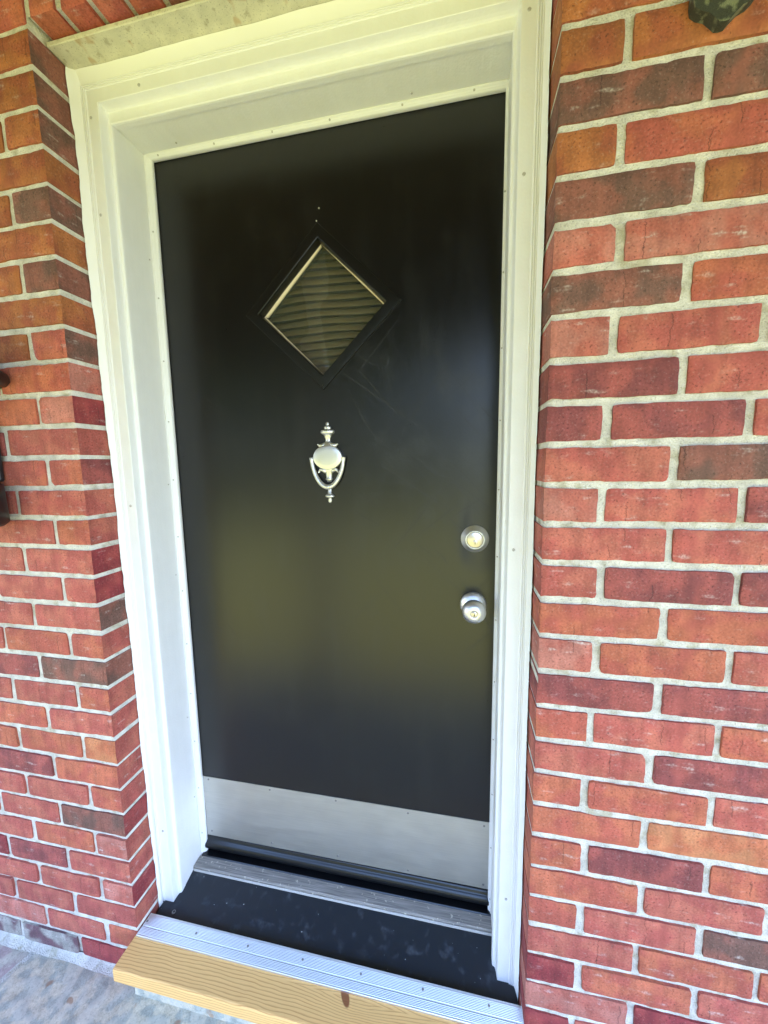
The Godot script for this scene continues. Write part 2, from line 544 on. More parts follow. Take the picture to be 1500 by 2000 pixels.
# ------------------------------------------------------------------ bricks
# One brick: a front face with worn, uneven edges, and sides that run back into the wall. mats[0] is the face, mats[1] the side that turns into the doorway.
func brick_mesh(x0: float, x1: float, y0: float, y1: float, zf: float, depth: float, face: Material, side: Material, turn: int, tint: float) -> ArrayMesh:
	var nx := maxi(4, int((x1 - x0) / 0.0085))
	var ny := maxi(4, int((y1 - y0) / 0.0095))
	var sd := rng.randf() * 50.0
	var P := []
	var worn := rng.randf_range(0.0011, 0.0026)
	var skew := rng.randf_range(-0.0016, 0.0016)
	var chip := Vector2(x1 if turn == -1 or (turn == 0 and rng.randf() < 0.5) else x0, y0 if rng.randf() < 0.5 else y1)
	var chip_r := rng.randf_range(0.0, 0.010) if rng.randf() < 0.35 else 0.0
	for j in ny + 1:
		var row := []
		for i in nx + 1:
			var x := lerpf(x0, x1, i / float(nx))
			var y := lerpf(y0, y1, j / float(ny))
			var z := zf + 0.0011 * noise.get_noise_3d(x * 60.0, y * 60.0, sd)
			var ex := i == 0 or i == nx
			var ey := j == 0 or j == ny
			var wob := absf(noise.get_noise_3d(x * 120.0, y * 120.0, sd + 9.0)) + 0.7 * absf(noise.get_noise_3d(x * 700.0, y * 700.0, sd + 9.0))
			if ex:
				x += (1.0 if i == 0 else -1.0) * (worn * 0.3 + 0.0034 * wob)
			if ey:
				y += (1.0 if j == 0 else -1.0) * (worn * 0.3 + 0.0034 * wob)
			var inner := (turn == -1 and i == 0) or (turn == 1 and i == nx)
			if inner and ey:
				y = lerpf(lerpf(y0, y1, j / float(ny)), y, 0.5)
			elif ex and ey:
				x += (1.0 if i == 0 else -1.0) * 0.0007
				y += (1.0 if j == 0 else -1.0) * 0.0007
			if ex or ey:
				z -= 0.0026
			y += skew * (i / float(nx) - 0.5)
			var q := Vector2(x, y).distance_to(chip)
			if chip_r > 0.0 and q < chip_r:
				var to := (Vector2((x0 + x1) / 2, (y0 + y1) / 2) - chip).normalized() * (chip_r - q) * 0.5
				x += to.x; y += to.y
				z -= 0.002
			row.append(Vector3(x, y, z))
		P.append(row)
	var st := begin(true)
	var k := tint
	st.set_color(Color(k, k, k))
	for j in ny:
		for i in nx:
			quad(st, P[j + 1][i], P[j + 1][i + 1], P[j][i + 1], P[j][i])
	st.set_smooth_group(-1)
	var back := Vector3(0, 0, -depth)
	var st2 := begin(false)
	st2.set_color(Color(k, k, k))
	for i in nx:
		quad(st, P[ny][i] + back, P[ny][i + 1] + back, P[ny][i + 1], P[ny][i])
		quad(st, P[0][i], P[0][i + 1], P[0][i + 1] + back, P[0][i] + back)
	var has2 := false
	for s in [0, 1]:
		var into: bool = (turn == -1 and s == 0) or (turn == 1 and s == 1)
		var t := st2 if into else st
		has2 = has2 or into
		var i := 0 if s == 0 else nx
		var steps := 5 if into else 1
		for j in ny:
			for d in steps:
				var a := back * (d / float(steps))
				var b := back * ((d + 1) / float(steps))
				if s == 0:
					quad(t, P[j + 1][i] + b, P[j + 1][i] + a, P[j][i] + a, P[j][i] + b)
				else:
					quad(t, P[j + 1][i] + a, P[j + 1][i] + b, P[j][i] + b, P[j][i] + a)
	st.generate_normals()
	var mesh := st.commit()
	mesh.surface_set_material(0, face)
	if has2:
		st2.generate_normals()
		st2.commit(mesh)
		mesh.surface_set_material(1, side)
	return mesh

const TONE := {"r": "red", "o": "orange", "d": "plum", "p": "pink", "m": "maroon", "b": "brown", "t": "tan", "g": "grey", "u": "rust"}

func tone_of(s: String, at: int) -> String:
	if at < s.length():
		return TONE[s[at]]
	return TONE["roordprobror"[rng.randi() % 12]]

func lay_brick(wall: Node3D, x0: float, x1: float, c: int, tone: String, side_tone: String, turn: int) -> void:
	var y0 := c * COURSE + 0.0046 + rng.randf_range(-0.0008, 0.0008)
	var y1 := (c + 1) * COURSE - 0.0046 + rng.randf_range(-0.0008, 0.0008)
	var o := MeshInstance3D.new()
	o.name = "brick"
	o.mesh = brick_mesh(x0, x1, y0, y1, rng.randf_range(-0.0012, 0.0012), 0.105 if turn != 0 else 0.03, M[tone], M[side_tone], turn, rng.randf_range(0.86, 1.04))
	wall.add_child(o, true)

func mortar_sheet(x0: float, x1: float, y0: float, y1: float, z: float, st: SurfaceTool, turn: int) -> void:
	var nx := int((x1 - x0) / 0.012)
	var ny := int((y1 - y0) / 0.012)
	var P := []
	for j in ny + 1:
		var row := []
		for i in nx + 1:
			var x := lerpf(x0, x1, i / float(nx))
			var y := lerpf(y0, y1, j / float(ny))
			row.append(Vector3(x, y, z + 0.0022 * noise.get_noise_2d(x * 55.0, y * 55.0) + 0.0012 * noise.get_noise_2d(x * 170.0 + 30.0, y * 170.0)))
		P.append(row)
	for j in ny:
		for i in nx:
			quad(st, P[j + 1][i], P[j + 1][i + 1], P[j][i + 1], P[j][i])
	if turn != 0:
		var i := nx if turn == 1 else 0
		for j in ny:
			var b := Vector3(0, 0, -0.11)
			if turn == 1:
				quad(st, P[j + 1][i], P[j + 1][i] + b, P[j][i] + b, P[j][i])
			else:
				quad(st, P[j + 1][i] + b, P[j + 1][i], P[j][i], P[j][i] + b)

func build_wall() -> void:
	var wall := thing("brick_wall", "red brick wall with pale mortar round the white door frame", "brick wall")
	# tones seen in the photograph, course by course from the doorway outwards; the last letter of a left row is the side inside the doorway
	var left := ["", "uub", "uub", "uub", "uuu", "buub", "uuu", "bubb", "uou", "oub", "oop", "poom", "rdor", "oord", "rror", "oror", "rrom", "rrom", "rrrb", "oorr", "bdrb", "orrr", "rodr", "toor", "odor", "orrr", "brom", "porr", "rdmr", "prrm", "rrrr", "orpr", "mggm"]
	var right := ["ub", "uu", "bb", "uo", "bu", "pp", "bo", "prp", "dr", "ddr", "rb", "prd", "rr", "rdd", "oo", "por", "dd", "oro", "rd", "oor", "ot", "odo", "oro", "orb", "roo", "mor", "pm", "mr", "ror", "orr"]
	for c in 39:
		var j := 32 - c
		var k := 29 - c
		# left of the doorway
		var row: String = left[j] if j > 0 and j < left.size() else ""
		var side: String = TONE[row[row.length() - 1]] if row.length() > 0 else "brown"
		var body := row.substr(0, maxi(0, row.length() - 1))
		var first := 0.098 if c % 2 == 1 else 0.199
		var edge := OPEN_L
		var n := 0
		var x := OPEN_L - first - rng.randf_range(-0.004, 0.004)
		while edge > -1.68:
			var gap := rng.randf_range(0.0036, 0.0066)
			var t := tone_of(body, n)
			var corner := n == 0 and c < 32
			lay_brick(wall, x + gap, edge if corner else edge - gap, c, t, side, 1 if corner else 0)
			edge = x
			x -= 0.2025 + rng.randf_range(-0.004, 0.004)
			n += 1
		# right of the doorway
		row = right[k] if k >= 0 and k < right.size() else ""
		first = 0.096 if c % 2 == 0 else 0.200
		edge = 0.0
		n = 0
		x = first + rng.randf_range(-0.004, 0.004)
		while edge < 0.66:
			var gap := rng.randf_range(0.0036, 0.0066)
			var t := tone_of(row, n)
			var corner := n == 0 and c < 32
			lay_brick(wall, edge if corner else edge + gap, x - gap, c, t, t, -1 if corner else 0)
			edge = x
			x += 0.2035 + rng.randf_range(-0.004, 0.004)
			n += 1
	# soldier course on the lintel
	var tones := "oorobordorboor"
	for i in 14:
		var x0 := OPEN_L + 0.002 + i * 0.0688
		var t: String = TONE[tones[i]]
		var o := MeshInstance3D.new()
		o.name = "brick"
		o.mesh = brick_mesh(x0 + 0.005, x0 + 0.0635, 2.2035 + rng.randf_range(-0.002, 0.002), 2.398, rng.randf_range(-0.0015, 0.0015), 0.08, M[t], M[t], 0, rng.randf_range(0.85, 1.05))
		wall.add_child(o, true)
	for c in [35, 36, 37, 38]:
		for i in 6:
			var x0 := OPEN_L + 0.005 + i * 0.2025 - (0.10 if c % 2 == 0 else 0.0)
			var a := maxf(x0, OPEN_L + 0.005)
			var b := minf(x0 + 0.192, -0.005)
			if b - a > 0.03:
				lay_brick(wall, a, b, c, tone_of("", 0), "red", 0)
	# mortar behind and between
	var st := begin(true)
	mortar_sheet(-1.68, OPEN_L - 0.0035, 0.0, 2.68, -0.0062, st, 1)
	mortar_sheet(0.0035, 0.68, 0.0, 2.68, -0.0062, st, -1)
	mortar_sheet(OPEN_L - 0.0035, 0.0035, 2.2125, 2.68, -0.0062, st, 0)
	# the bed the soldiers stand in, seen from below
	for i in 80:
		var a := OPEN_L + i * 0.965 / 80.0
		var b := a + 0.965 / 80.0
		quad(st, Vector3(a, 2.2125, -0.006), Vector3(b, 2.2125, -0.006), Vector3(b, 2.2125, -0.12), Vector3(a, 2.2125, -0.12))
	put(st, "mortar", M.mortar, wall)
	# the rest of the wall, out of the picture on both sides
	st = begin()
	for c in 39:
		for s in [[-3.5, -1.69], [0.69, 3.0]]:
			var x: float = s[0] + (0.0 if c % 2 == 0 else -0.1)
			while x < s[1]:
				var a := maxf(x, s[0])
				var b := minf(x + 0.192, s[1])
				if b - a > 0.02:
					var k := rng.randf_range(0.6, 1.05)
					st.set_color(Color(k, k, k))
					box(st, Vector3(a, c * COURSE + 0.005, -0.03), Vector3(b, (c + 1) * COURSE - 0.005, 0.0))
				x += 0.2025
	var far := put(st, "outer_bricks", M.red, wall)
	far.set_meta("kind", "stuff")
	st = begin()
	box(st, Vector3(-3.5, 0.0, -0.30), Vector3(-1.682, 2.68, -0.006))
	box(st, Vector3(0.682, 0.0, -0.30), Vector3(3.0, 2.68, -0.006))
	box(st, Vector3(-1.681, 0.0, -0.299), Vector3(OPEN_L - 0.004, 2.679, -0.10))
	box(st, Vector3(0.004, 0.0, -0.299), Vector3(0.681, 2.679, -0.10))
	box(st, Vector3(OPEN_L - 0.003, 2.215, -0.298), Vector3(0.003, 2.678, -0.10))
	box(st, Vector3(OPEN_L - 0.003, 0.0, -0.298), Vector3(0.003, 0.10, -0.10))
	put(st, "wall_core", M.mortar, wall)
	# a smear of mortar along the foot of the wall
	st = begin(true)
	var prev := []
	for i in 90:
		var x := -1.68 + i * (1.68 + OPEN_L) / 89.0
		var up := 0.010 + 0.012 * noise.get_noise_1d(x * 40.0) + 0.006 * noise.get_noise_1d(x * 200.0)
		var out := 0.015 + 0.010 * noise.get_noise_1d(x * 33.0 + 70.0)
		var cur := [Vector3(x, up, -0.003), Vector3(x, up * 0.45, 0.004 + out * 0.25), Vector3(x, 0.0035, out)]
		if i > 0:
			for q in 2:
				quad(st, prev[q], cur[q], cur[q + 1], prev[q + 1])
		prev = cur
	put(st, "mortar_fillet", M.mortar, wall)

# ------------------------------------------------------------------ lintel and frame
func lean(y: float) -> float:
	return 0.0095 * (y - 1.24)

func build_lintel() -> void:
	var l := thing("lintel", "cream painted steel lintel plate under the row of upright bricks", "lintel")
	var st := begin()
	soft_box(st, Vector3(OPEN_L + 0.001, LINTEL_Y, -0.150), Vector3(-0.001, LINTEL_Y + 0.009, -0.0335), 0.0015)
	put(st, "plate", M.lintel, l)
	st = begin()
	box(st, Vector3(OPEN_L + 0.001, LINTEL_Y + 0.0091, -0.150), Vector3(-0.001, LINTEL_Y + 0.10, -0.142))
	put(st, "upright_leg", M.lintel, l)

# casing profile: (distance from the brick, z)
func casing_profile() -> Array:
	return [Vector2(-0.004, -0.125), Vector2(-0.004, -0.088), Vector2(0.0075, -0.0865), Vector2(0.0090, -0.0845), Vector2(0.0108, -0.0845), Vector2(0.0118, -0.0868), Vector2(0.0128, -0.0850), Vector2(0.0146, -0.0850), Vector2(0.0156, -0.0872), Vector2(0.0168, -0.0856), Vector2(0.0186, -0.0860), Vector2(0.0196, -0.0876), Vector2(0.0445, -0.0878), Vector2(0.0455, -0.0888), Vector2(0.0462, -0.0935), Vector2(0.0470, -0.0990), Vector2(0.0482, -0.1040), Vector2(0.0498, -0.1070), Vector2(0.0515, -0.1078), Vector2(0.0536, -0.1085), Vector2(0.0552, -0.1105), Vector2(0.0557, -0.1140), Vector2(0.0557, -0.1250)]

func build_frame() -> void:
	var f := thing("door_frame", "white painted door frame with moulded casing set in the brick opening", "door frame")
	var prof := casing_profile()
	var top := 2.1705               # top of the head casing
	var foot := 0.108
	# left, head and right casing, mitred; the inner bead of the head is wider than that of the sides
	var head_prof := prof.duplicate()
	for i in head_prof.size():
		if head_prof[i].x > 0.0535:
			head_prof[i] = Vector2(head_prof[i].x + 0.0165, head_prof[i].y)
	var st := begin()
	for i in prof.size() - 1:
		var a: Vector2 = prof[i]
		var b: Vector2 = prof[i + 1]
		for s in 6:
			var f0 := s / 6.0
			var f1 := (s + 1) / 6.0
			var ya0 := lerpf(foot, top - head_prof[i].x, f0); var ya1 := lerpf(foot, top - head_prof[i].x, f1)
			var yb0 := lerpf(foot, top - head_prof[i + 1].x, f0); var yb1 := lerpf(foot, top - head_prof[i + 1].x, f1)
			quad(st, Vector3(OPEN_L + a.x + lean(ya1), ya1, a.y), Vector3(OPEN_L + b.x + lean(yb1), yb1, b.y), Vector3(OPEN_L + b.x + lean(yb0), yb0, b.y), Vector3(OPEN_L + a.x + lean(ya0), ya0, a.y))
	put(st, "casing", M.white, f)
	st = begin()
	for i in prof.size() - 1:
		var a: Vector2 = prof[i]
		var b: Vector2 = prof[i + 1]
		quad(st, Vector3(-b.x, top - head_prof[i + 1].x, b.y), Vector3(-a.x, top - head_prof[i].x, a.y), Vector3(-a.x, foot - 0.006, a.y), Vector3(-b.x, foot + 0.002, b.y))
	put(st, "casing", M.white, f)
	st = begin()
	for i in head_prof.size() - 1:
		var a: Vector2 = head_prof[i]
		var b: Vector2 = head_prof[i + 1]
		var xa: float = OPEN_L + prof[i].x + lean(top - a.x)
		var xb: float = OPEN_L + prof[i + 1].x + lean(top - b.x)
		quad(st, Vector3(xa, top - a.x, a.y), Vector3(-prof[i].x, top - a.x, a.y), Vector3(-prof[i + 1].x, top - b.x, b.y), Vector3(xb, top - b.x, b.y))
	put(st, "head_casing", M.white, f)
	# jambs: flat boards that run in to the stop
	var jl := 0.0552
	var head_y := 2.1005
	st = begin()
	for s in 6:
		var y0 := lerpf(0.115, head_y, s / 6.0)
		var y1 := lerpf(0.115, head_y, (s + 1) / 6.0)
		quad(st, Vector3(OPEN_L + jl + lean(y1), y1, -0.112), Vector3(OPEN_L + jl + lean(y1), y1, -0.262), Vector3(OPEN_L + jl + lean(y0), y0, -0.262), Vector3(OPEN_L + jl + lean(y0), y0, -0.112))
		quad(st, Vector3(OPEN_L + 0.012 + lean(y1), y1, -0.126), Vector3(OPEN_L + jl + lean(y1), y1, -0.1259), Vector3(OPEN_L + jl + lean(y0), y0, -0.1259), Vector3(OPEN_L + 0.012 + lean(y0), y0, -0.126))
	put(st, "jamb", M.white, f)
	st = begin()
	box(st, Vector3(-0.0515, 0.115, -0.262), Vector3(-0.010, head_y, -0.113))
	put(st, "jamb", M.white, f)
	st = begin()
	box(st, Vector3(OPEN_L + jl, head_y, -0.262), Vector3(-0.0516, head_y + 0.03, -0.113))
	put(st, "head_jamb", M.white, f)
	# stops with a rounded gasket
	var sp := [Vector2(0.0, -0.1965), Vector2(0.0012, -0.1945), Vector2(0.0036, -0.1945), Vector2(0.0042, -0.1990), Vector2(0.0086, -0.2000), Vector2(0.0092, -0.2015), Vector2(0.0118, -0.2025), Vector2(0.0136, -0.2050), Vector2(0.0140, -0.2085), Vector2(0.0132, -0.2130), Vector2(0.0120, -0.2145), Vector2(0.0, -0.2147)]
	st = begin(true)
	for i in sp.size() - 1:
		var a: Vector2 = sp[i]
		var b: Vector2 = sp[i + 1]
		quad(st, Vector3(OPEN_L + jl + a.x + lean(head_y), head_y - 0.001, a.y), Vector3(OPEN_L + jl + b.x + lean(head_y), head_y - 0.001, b.y), Vector3(OPEN_L + jl + b.x + lean(0.16), 0.146, b.y), Vector3(OPEN_L + jl + a.x + lean(0.16), 0.146, a.y))
	put(st, "stop", M.white, f)
	st = begin(true)
	for i in sp.size() - 1:
		var a: Vector2 = sp[i]
		var b: Vector2 = sp[i + 1]
		quad(st, Vector3(-0.0515 - b.x * 0.55 + 0.003, head_y - 0.001, b.y), Vector3(-0.0515 - a.x * 0.55 + 0.003, head_y - 0.001, a.y), Vector3(-0.0515 - a.x * 0.55, 0.146, a.y), Vector3(-0.0515 - b.x * 0.55, 0.146, b.y))
	put(st, "stop", M.white, f)
	st = begin(true)
	for i in sp.size() - 1:
		var a: Vector2 = sp[i]
		var b: Vector2 = sp[i + 1]
		quad(st, Vector3(OPEN_L + jl + lean(head_y) + a.x, head_y - a.x * 0.55, a.y), Vector3(-0.0485 - a.x * 0.55, head_y - a.x * 0.55, a.y), Vector3(-0.0485 - b.x * 0.55, head_y - b.x * 0.55, b.y), Vector3(OPEN_L + jl + lean(head_y) + b.x, head_y - b.x * 0.55, b.y))
	put(st, "head_stop", M.white, f)
	# beads of caulk against the brick, uneven
	for s in [0, 1]:
		st = begin(true)
		var prev := []
		for i in 520:
			var y := lerpf(0.112, 2.1885, i / 519.0)
			var w := noise.get_noise_1d(y * 60.0) * 0.006 + noise.get_noise_1d(y * 420.0 + 50.0) * 0.002
			var cur := []
			if s == 0:
				var cx := OPEN_L + 0.0092 + lean(y)
				cur = [Vector3(OPEN_L + 0.0012, y, -0.073 + w), Vector3(OPEN_L + 0.0035, y, -0.0765 + w * 0.6), Vector3(maxf(cx - 0.003, OPEN_L + 0.005), y, -0.0825 + w * 0.2), Vector3(cx, y, -0.0862)]
			else:
				cur = [Vector3(-0.0012, y, -0.066 + w * 1.4), Vector3(-0.0032, y, -0.072 + w * 0.8), Vector3(-0.0062, y, -0.081), Vector3(-0.0090, y, -0.0862)]
			if i > 0:
				for q in 3:
					if s == 0:
						quad(st, cur[q], cur[q + 1], prev[q + 1], prev[q])
					else:
						quad(st, cur[q + 1], cur[q], prev[q], prev[q + 1])
			prev = cur
		put(st, "caulk", M.caulk, f)
	st = begin(true)
	var pv := []
	for i in 140:
		var x := lerpf(OPEN_L, 0.0, i / 139.0)
		var w := noise.get_noise_1d(x * 90.0 + 11.0) * 0.0025
		var cur := [Vector3(x, LINTEL_Y - 0.0006, -0.0815 + w), Vector3(x, LINTEL_Y - 0.006, -0.0828 + w * 0.5), Vector3(x, top - 0.002, -0.0850), Vector3(x, top - 0.0090, -0.0862)]
		if i > 0:
			for q in 3:
				quad(st, pv[q], cur[q], cur[q + 1], pv[q + 1])
		pv = cur
	put(st, "caulk", M.caulk, f)
	# screws
	for q in [[-0.9305, 2.0993], [-0.9317, 1.9068], [-0.9342, 1.2537], [-0.9407, 0.3472], [-0.0326, 2.1052], [-0.0344, 1.853], [-0.0345, 1.1681], [-0.0306, 0.3487], [-0.8048, 2.138]]:
		screw(f, Vector3(q[0], q[1], -0.0874), 0.0032, M.paint_screw)
	for y in [1.93, 1.774, 1.62, 1.466, 1.312, 1.155, 1.0, 0.842, 0.688, 0.535, 0.38, 0.225]:
		screw(f, Vector3(OPEN_L + jl + 0.0063 + lean(y), y, -0.1994), 0.0022, M.paint_screw)
		screw(f, Vector3(-0.0527 - 0.0018, y - 0.03, -0.1994), 0.0018, M.paint_screw)
	for x in [-0.865, -0.713, -0.565, -0.428, -0.267, -0.119]:
		screw(f, Vector3(x, head_y - 0.0036, -0.1996), 0.0022, M.paint_screw)
	for q in [[-0.80, -0.183], [-0.245, -0.183]]:
		screw(f, Vector3(q[0], head_y - 0.0004, q[1]), 0.0022, M.paint_screw, Vector3(0, -1, 0))
	for y in [1.86, 1.30, 1.05, 0.62, 0.36]:
		screw(f, Vector3(OPEN_L + jl + lean(y) + 0.0004, y, -0.187), 0.0020, M.paint_screw, Vector3(1, 0, 0))

# ------------------------------------------------------------------ door
func build_door() -> void:
	var d := thing("front_door", "black painted front door with diamond window, knocker and steel kick plate", "door")
	var x0 := -0.914
	var x1 := -0.046
	var y0 := 0.180
	var y1 := 2.110
	var zf := DOOR_Z
	var zb := DOOR_Z - 0.044
	var cx := -0.4700
	var cy := 1.7150
	var hw := 0.1600
	var hole := [Vector2(cx, cy + hw), Vector2(cx + hw, cy), Vector2(cx, cy - hw), Vector2(cx - hw, cy)]   # T R B L
	var rect := [Vector2(x0, y1), Vector2(x1, y1), Vector2(x1, y0), Vector2(x0, y0)]
	var st := begin()
	var tri := [[0, 1, -1], [1, -2, -1], [1, 2, -2], [2, -3, -2], [2, 3, -3], [3, -4, -3], [3, 0, -4], [0, -1, -4]]
	for z in [zf, zb]:
		for t in tri:
			var o := [0, 1, 2] if z == zf else [0, 2, 1]
			for i in o:
				var q: Vector2 = rect[t[i]] if t[i] >= 0 else hole[-t[i] - 1]
				v3(st, Vector3(q.x, q.y, z), Vector2((q.x - x0) / (x1 - x0), (y1 - q.y) / (y1 - y0)))
	for k in 4:
		var a: Vector2 = hole[k]
		var b: Vector2 = hole[(k + 1) % 4]
		quad(st, Vector3(a.x, a.y, zb), Vector3(b.x, b.y, zb), Vector3(b.x, b.y, zf), Vector3(a.x, a.y, zf))
		a = rect[k]
		b = rect[(k + 1) % 4]
		quad(st, Vector3(a.x, a.y, zf), Vector3(b.x, b.y, zf), Vector3(b.x, b.y, zb), Vector3(a.x, a.y, zb))
	put(st, "slab", M.door, d)

	# diamond window: four mitred bars, glazing beads, pane
	var st_pane := begin(true)
	var n := 26
	for i in n:
		for j in n:
			var p := []
			for q in [[i, j + 1], [i + 1, j + 1], [i + 1, j], [i, j]]:
				var a: float = (q[0] / float(n) * 2.0 - 1.0) * 0.1555
				var b: float = (q[1] / float(n) * 2.0 - 1.0) * 0.1555
				var x := cx + (a + b) / 2.0
				var y := cy + (b - a) / 2.0
				p.append(Vector3(x, y, -0.2375 + 0.00016 * sin(x * 70.0 + y * 25.0) + 0.0001 * sin(y * 110.0)))
			quad(st_pane, p[0], p[1], p[2], p[3])
	var w := put(st_pane, "window_pane", M.glass, d)
	var dirs := [Vector2(0, 1), Vector2(1, 0), Vector2(0, -1), Vector2(-1, 0)]
	# profile across a bar, as half diagonal and z
	var bar := [Vector2(0.1950, zf + 0.0004), Vector2(0.1946, zf + 0.0040), Vector2(0.1932, zf + 0.0052), Vector2(0.1850, zf + 0.0056), Vector2(0.1625, zf + 0.0060), Vector2(0.1602, zf + 0.0054), Vector2(0.1590, zf + 0.0030), Vector2(0.1580, zf - 0.0240)]
	for k in 4:
		st = begin()
		for i in bar.size() - 1:
			var a: Vector2 = dirs[k]
			var b: Vector2 = dirs[(k + 1) % 4]
			var c := Vector2(cx, cy)
			var s := Vector2(1.0, 0.965)
			var p := [c + a * bar[i].x * s, c + b * bar[i].x * s, c + b * bar[i + 1].x * s, c + a * bar[i + 1].x * s]
			quad(st, Vector3(p[0].x, p[0].y, bar[i].y), Vector3(p[1].x, p[1].y, bar[i].y), Vector3(p[2].x, p[2].y, bar[i + 1].y), Vector3(p[3].x, p[3].y, bar[i + 1].y))
		put(st, "window_bar", M.black, w)
		st = begin()
		var bw := 0.0056 if k == 3 else 0.0026
		var c2 := Vector2(cx, cy)
		var a2: Vector2 = dirs[k]
		var b2: Vector2 = dirs[(k + 1) % 4]
		var o := 0.1562
		var q := [c2 + a2 * o, c2 + b2 * o, c2 + b2 * (o - bw * 1.414), c2 + a2 * (o - bw * 1.414)]
		quad(st, Vector3(q[0].x, q[0].y, -0.2325), Vector3(q[1].x, q[1].y, -0.2325), Vector3(q[2].x, q[2].y, -0.2352), Vector3(q[3].x, q[3].y, -0.2352))
		quad(st, Vector3(q[3].x, q[3].y, -0.2352), Vector3(q[2].x, q[2].y, -0.2352), Vector3(q[2].x, q[2].y, -0.2390), Vector3(q[3].x, q[3].y, -0.2390))
		put(st, "glazing_bead", M.bead, w)
	screw(w, Vector3(cx + 0.0006, cy - 0.178, zf + 0.0075), 0.0020, M.dark)
	for q in [[-0.4656, 1.9337], [-0.473, 1.9076]]:
		screw(d, Vector3(q[0], q[1], zf + 0.0006), 0.0016, M.paint_screw)

	build_knocker(d)

	# deadbolt
	var c := Vector3(-0.1052, 1.1640, zf)
	st = begin(true)
	lathe(st, c, Vector3(0, 0, 1), [Vector2(0.0325, 0.0003), Vector2(0.0328, 0.0018), Vector2(0.0318, 0.0030), Vector2(0.0300, 0.0042), Vector2(0.0228, 0.0170), Vector2(0.0216, 0.0182), Vector2(0.0198, 0.0184), Vector2(0.0190, 0.0172), Vector2(0.0186, 0.0150)], 48)
	var bolt := put(st, "deadbolt", M.satin, d)
	st = begin(true)
	lathe(st, c, Vector3(0, 0, 1), [Vector2(0.0183, 0.0140), Vector2(0.0180, 0.0176), Vector2(0.0172, 0.0180), Vector2(0.0, 0.0181)], 40)
	put(st, "cylinder", M.brass, bolt)
	key_plug(bolt, c + Vector3(0.0, -0.0062, 0.0182), 0.0066)

	# knob
	c = Vector3(-0.1068, 1.0000, zf)
	st = begin(true)
	lathe(st, c, Vector3(0, 0, 1), [Vector2(0.0318, 0.0003), Vector2(0.0320, 0.0020), Vector2(0.0300, 0.0055), Vector2(0.0240, 0.0100), Vector2(0.0165, 0.0128), Vector2(0.0125, 0.0150), Vector2(0.0115, 0.0200)], 44)
	var rose := st
	st = begin(true)
	lathe(st, c, Vector3(0, 0, 1), [Vector2(0.0112, 0.0195), Vector2(0.0125, 0.0250), Vector2(0.0180, 0.0300), Vector2(0.0252, 0.0350), Vector2(0.0275, 0.0425), Vector2(0.0270, 0.0500), Vector2(0.0232, 0.0565), Vector2(0.0180, 0.0612), Vector2(0.0120, 0.0634), Vector2(0.0092, 0.0636), Vector2(0.0086, 0.0628), Vector2(0.0, 0.0628)], 44)
	var knob := put(st, "door_knob", M.nickel, d)
	put(rose, "rose", M.nickel, knob)
	key_plug(knob, c + Vector3(0, 0, 0.0629), 0.0068)

	# kick plate
	st = begin()
	var ka := Vector3(-0.9050, 0.2060, zf + 0.0004)
	var kb := Vector3(-0.0545, 0.4085, zf + 0.0018)
	for p in [Vector3(ka.x, kb.y, kb.z), Vector3(kb.x, kb.y, kb.z), Vector3(kb.x, ka.y, kb.z), Vector3(ka.x, kb.y, kb.z), Vector3(kb.x, ka.y, kb.z), Vector3(ka.x, ka.y, kb.z)]:
		v3(st, p, Vector2((p.x - ka.x) / (kb.x - ka.x), (kb.y - p.y) / (kb.y - ka.y)))
	quad(st, Vector3(ka.x, kb.y, ka.z), Vector3(kb.x, kb.y, ka.z), Vector3(kb.x, kb.y, kb.z), Vector3(ka.x, kb.y, kb.z))
	quad(st, Vector3(ka.x, ka.y, kb.z), Vector3(kb.x, ka.y, kb.z), Vector3(kb.x, ka.y, ka.z), Vector3(ka.x, ka.y, ka.z))
	var kp := put(st, "kick_plate", M.plate, d)
	for q in [[-0.886, 0.400], [-0.683, 0.399], [-0.4795, 0.399], [-0.273, 0.397], [-0.0715, 0.396], [-0.889, 0.222], [-0.687, 0.2205], [-0.4795, 0.2195], [-0.2746, 0.217], [-0.0712, 0.218]]:
		screw(kp, Vector3(q[0], q[1], zf + 0.0019), 0.0030, M.steel)
	# sweep along the bottom: a flat carrier and a rounded vinyl nose
	st = begin(true)
	var sw := [Vector2(0.2040, zf + 0.0006), Vector2(0.2035, zf + 0.0030), Vector2(0.1930, zf + 0.0034), Vector2(0.1900, zf + 0.0080), Vector2(0.1860, zf + 0.0118), Vector2(0.1800, zf + 0.0142), Vector2(0.1735, zf + 0.0142), Vector2(0.1680, zf + 0.0118), Vector2(0.1645, zf + 0.0075), Vector2(0.1630, zf + 0.0020), Vector2(0.1630, zf - 0.02)]
	for i in sw.size() - 1:
		quad(st, Vector3(-0.9080, sw[i].x, sw[i].y), Vector3(-0.0560, sw[i].x, sw[i].y), Vector3(-0.0560, sw[i + 1].x, sw[i + 1].y), Vector3(-0.9080, sw[i + 1].x, sw[i + 1].y))
	put(st, "door_sweep", M.rubber, d)

func key_plug(parent: Node3D, c: Vector3, r: float) -> void:
	var st := begin(true)
	lathe(st, c, Vector3(0, 0, 1), [Vector2(r, -0.0006), Vector2(r, 0.0010), Vector2(r * 0.9, 0.0014), Vector2(0.0, 0.0014)], 24)
	put(st, "key_plug", M.brass, parent)
	st = begin()
	box(st, c + Vector3(-0.0007, -r * 0.62, 0.0010), c + Vector3(0.0007, r * 0.62, 0.0017))
	box(st, c + Vector3(-0.0013, -r * 0.30, 0.0010), c + Vector3(0.0013, r * 0.05, 0.00165))
	put(st, "keyhole", M.dark, parent)

